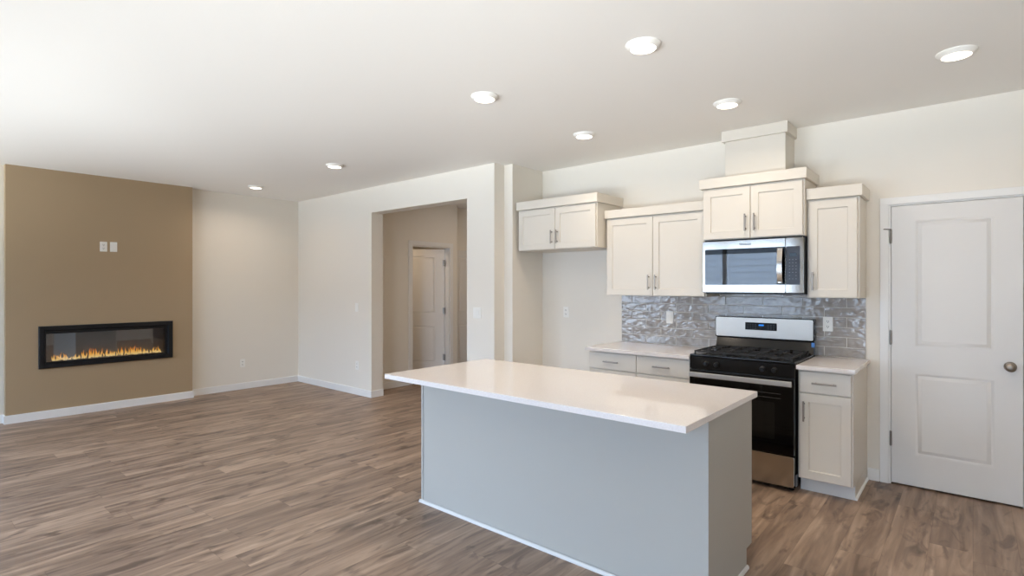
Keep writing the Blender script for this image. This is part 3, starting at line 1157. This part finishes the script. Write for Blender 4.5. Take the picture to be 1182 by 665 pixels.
MB().rbox(GX0 + 0.13, GX1 - 0.13, YF - 0.0372, YF - 0.0365, 0.36, 0.625, 'y', 0.012, 3).build('window', plain('oven_window', (7, 7, 8), 0.06, spec=0.4), od)
vt = MB()  # lighter strips drawn for the vent trim and the glints of the rack
for z_ in (0.655, 0.687):
    vt.box(GX0 + 0.36, GX1 - 0.09, YF - 0.0375, YF - 0.0365, z_, z_ + 0.0035)
vt.build('trim_glint_lines', plain('dim_trim_glint', (70, 66, 62), 0.4), od)
hd = MB()
hd.rbox(GX0 + 0.018, GX1 - 0.012, YF - 0.080, YF - 0.062, 0.751, 0.789, 'x', 0.004, 3, 0.002)
for x in (GX0 + 0.03, GX1 - 0.034):
    hd.box(x - 0.012, x + 0.012, YF - 0.0625, YF - 0.0341, 0.756, 0.784, 0.003)
hd.build('handle', SATIN, od)['label'] = 'flat stainless oven handle'
pn = MB().prism([(YF - 0.026, 0.810), (YF - 0.0235, 0.903), (YF + 0.03, 0.903), (YF + 0.03, 0.810)], 'x', GX0 + 0.004, GX1 - 0.004).build('control_panel', BLACKM, rg_, (GX0, YF, 0.81))
for x in (GX0 + 0.135, GX0 + 0.215, GX1 - 0.215, GX1 - 0.135):
    kb = MB().lathe([(0, 0), (0.021, 0), (0.021, 0.006), (0.017, 0.010), (0.0155, 0.026), (0.013, 0.030), (0, 0.030)], (x, YF - 0.0245, 0.855), '-y', 24)
    kb.box(x - 0.003, x + 0.003, YF - 0.0575, YF - 0.053, 0.842, 0.868, 0.001)
    kb.build('knob', BLACKP, rg_)
ck = MB().box(GX0, GX1, YF - 0.020, 4.745, 0.9035, 0.921, 0.005)
ck.build('cooktop', BLACKM, rg_)
for (x, y, r_) in ((GX0 + 0.16, YF + 0.13, 0.045), (GX0 + 0.16, YF + 0.40, 0.036), (GX1 - 0.16, YF + 0.13, 0.04), (GX1 - 0.16, YF + 0.40, 0.03), (GXM, YF + 0.265, 0.05)):
    MB().lathe([(0, 0), (r_ + 0.012, 0), (r_ + 0.010, 0.006), (r_, 0.007), (r_, 0.013), (r_ - 0.005, 0.016), (0, 0.016)], (x, y, 0.921), 'z', 28).build('burner', IRON, rg_)
gw = (GX1 - GX0 - 0.05) / 3
for q in range(3):
    a = GX0 + 0.025 + q * gw + 0.002
    c = a + gw - 0.004
    y0, y1 = YF + 0.005, YF + 0.520
    g_ = MB()
    zt0, zt1 = 0.938, 0.950
    bw = 0.011
    for x in (a, c - bw):
        g_.box(x, x + bw, y0, y1, zt0, zt1, 0.002)
    for y in (y0, (y0 + y1) / 2 - bw / 2, y1 - bw):
        g_.box(a + bw, c - bw, y, y + bw, zt0, zt1, 0.002)
    for cy_ in ((y0 + (y0 + y1) / 2) / 2, ((y0 + y1) / 2 + y1) / 2):
        cx_ = (a + c) / 2
        g_.box(a + bw, cx_ - 0.03, cy_ - 0.005, cy_ + 0.005, zt0, zt1 + 0.002, 0.002)
        g_.box(cx_ + 0.03, c - bw, cy_ - 0.005, cy_ + 0.005, zt0, zt1 + 0.002, 0.002)
        g_.box(cx_ - 0.005, cx_ + 0.005, cy_ + 0.03, cy_ + 0.118, zt0, zt1 + 0.002, 0.002)
        g_.box(cx_ - 0.005, cx_ + 0.005, cy_ - 0.118, cy_ - 0.03, zt0, zt1 + 0.002, 0.002)
    for x in (a, c - bw):
        for y in (y0, (y0 + y1) / 2 - bw / 2, y1 - bw):
            g_.box(x, x + bw, y, y + bw, 0.921, zt0, 0.001)
    g_.build('grate', IRON, rg_)
# backguard: black shell, sloping black skirt, stainless plate with the display
bgd = MB()
bgd.rbox(GX0 - 0.010, GX1 + 0.004, 4.775, YK - 0.0215, 1.018, 1.196, 'y', 0.012, 4, 0.003)
bgd.prism([(4.746, 0.9035), (4.790, 1.020), (YK - 0.0215, 1.020), (YK - 0.0215, 0.9035)], 'x', GX0 + 0.002, GX1 - 0.002)
bgd = bgd.build('backguard', BLACKM, rg_, (GXM, 4.8, 0.9035))
MB().rbox(GX0 - 0.004, GX1 - 0.006, 4.7725, 4.7749, 1.027, 1.190, 'y', 0.010, 4, 0.0008).build('face_plate', SATIN, bgd)['label'] = 'stainless backguard plate'
MB().rbox(-1.470, -1.222, 4.770, 4.7724, 1.090, 1.153, 'y', 0.004, 3).build('control_display', plain('display_black', (8, 8, 9), 0.3, spec=0.15), bgd)
MB().rbox(-1.362, -1.322, 4.7692, 4.7699, 1.126, 1.138, 'y', 0.003, 3).build('clock', LCD, bgd)
for r_ in range(3):
    for x in (-1.452, -1.432, -1.412, -1.392, -1.292, -1.270, -1.248):
        MB().box(x, x + 0.008, 4.7694, 4.7699, 1.102 + r_ * 0.016, 1.105 + r_ * 0.016).build('button', GREYBTN, bgd)
MB().box(GX1 - 0.018, GX1 + 0.0045, 4.772, 4.7745, 0.975, 1.012).build('protective_film', FILM, bgd)['label'] = 'scrap of blue film'

# ------------------------------------------------------------------ island
IX0, IX1, IY0, IY1 = -2.838, -0.893, 2.39, 3.005
ZI = 0.900
isl = thing('kitchen_island', 'large grey painted kitchen island base on the plank floor', 'kitchen island', ((IX0 + IX1) / 2, (IY0 + IY1) / 2, 0))
MB().box(IX0 + 0.014, IX1 - 0.014, IY0, IY0 + 0.012, 0.0, ZI - 0.031).build('front_panel', ISLP, isl)
for nm, x0, x1 in (('side_panel', IX0, IX0 + 0.0135), ('side_panel', IX1 - 0.0135, IX1)):
    MB().prism([(IY0, 0), (IY1 - 0.085, 0), (IY1 - 0.085, 0.1), (IY1, 0.1), (IY1, ZI - 0.031), (IY0, ZI - 0.031)], 'x', x0, x1).build(nm, ISLP, isl)
for x0, x1 in ((IX0 - 0.002, IX0 + 0.016), (IX1 - 0.016, IX1 + 0.002)):
    MB().box(x0, x1, IY0 - 0.005, IY0 - 0.0003, 0.0, ZI - 0.031, 0.001).build('corner_trim', ISLP, isl)
sm = MB()
SHO = [(0, 0), (0.011, 0), (0.0105, 0.007), (0.008, 0.014), (0.004, 0.018), (0, 0.019)]
sm.prism([(IY0 - 0.0055 - p, q) for p, q in SHO], 'x', IX0 - 0.0135, IX1 + 0.0135)
sm.prism([(IX1 + 0.0025 + p, q) for p, q in SHO], 'y', IY0 - 0.016, IY1 - 0.085)
sm.prism([(IX0 - 0.0025 - p, q) for p, q in SHO], 'y', IY0 - 0.016, IY1 - 0.085)
sm.build('shoe_moulding', plain('shoe_paint', (205, 203, 199), 0.45), isl)['label'] = 'thin pale shoe moulding'
MB().box(IX0 + 0.014, IX1 - 0.014, IY0 + 0.0125, IY1, 0.1, ZI - 0.031).box(IX0 + 0.014, IX1 - 0.014, IY0 + 0.0125, IY1 - 0.085, 0, 0.1).build('body', CAB, isl)
nb = 3
bw_ = (IX1 - IX0 - 0.02) / nb
for q in range(nb):                                        # kitchen side, facing +Y: only a pull shows past the corner
    a = IX0 + 0.01 + q * bw_
    for nm, z0, z1, hz in (('drawer', 0.714, 0.858, 0.785), ('door', 0.11, 0.706, 0.56)):
        d = MB().slab(a + 0.002, a + bw_ - 0.002, z0, z1, 0, 0.019, [] if nm == 'drawer' else [(a + 0.06, z0 + 0.058, a + bw_ - 0.06, z1 - 0.058)], SHAKER)
        bmesh.ops.transform(d.bm, matrix=Matrix.Translation((0, IY1 + 0.0205, 0)) @ Matrix.Scale(-1, 4, (0, 1, 0)), verts=d.bm.verts)
        bmesh.ops.reverse_faces(d.bm, faces=d.bm.faces[:])
        d = d.build(nm, CAB, isl)
        h_ = MB()
        if nm == 'door':
            px = a + bw_ - 0.034
            h_.rbox(px - 0.006, px + 0.006, IY1 + 0.0465, IY1 + 0.0545, hz - 0.07, hz + 0.07, 'z', 0.003, 3)
            for s_ in (-1, 1):
                h_.lathe([(0, 0), (0.0048, 0), (0.0048, 0.028), (0, 0.028)], (px, IY1 + 0.0205, hz + s_ * 0.05), 'y', 12)
        else:
            px = a + bw_ / 2
            h_.rbox(px - 0.07, px + 0.07, IY1 + 0.0465, IY1 + 0.0545, hz - 0.006, hz + 0.006, 'x', 0.003, 3)
            for s_ in (-1, 1):
                h_.lathe([(0, 0), (0.0048, 0), (0.0048, 0.028), (0, 0.028)], (px + s_ * 0.05, IY1 + 0.0205, hz), 'y', 12)
        h_.build('pull', NICKEL, d)
o = MB().box(-2.852, -0.872, 2.093, 3.035, ZI - 0.030, ZI, 0.003).build('countertop', QUARTZ, None, (-1.862, 2.56, ZI - 0.030))
tag(o, 'large off-white quartz countertop on the kitchen island', 'countertop', 'quartz countertops')
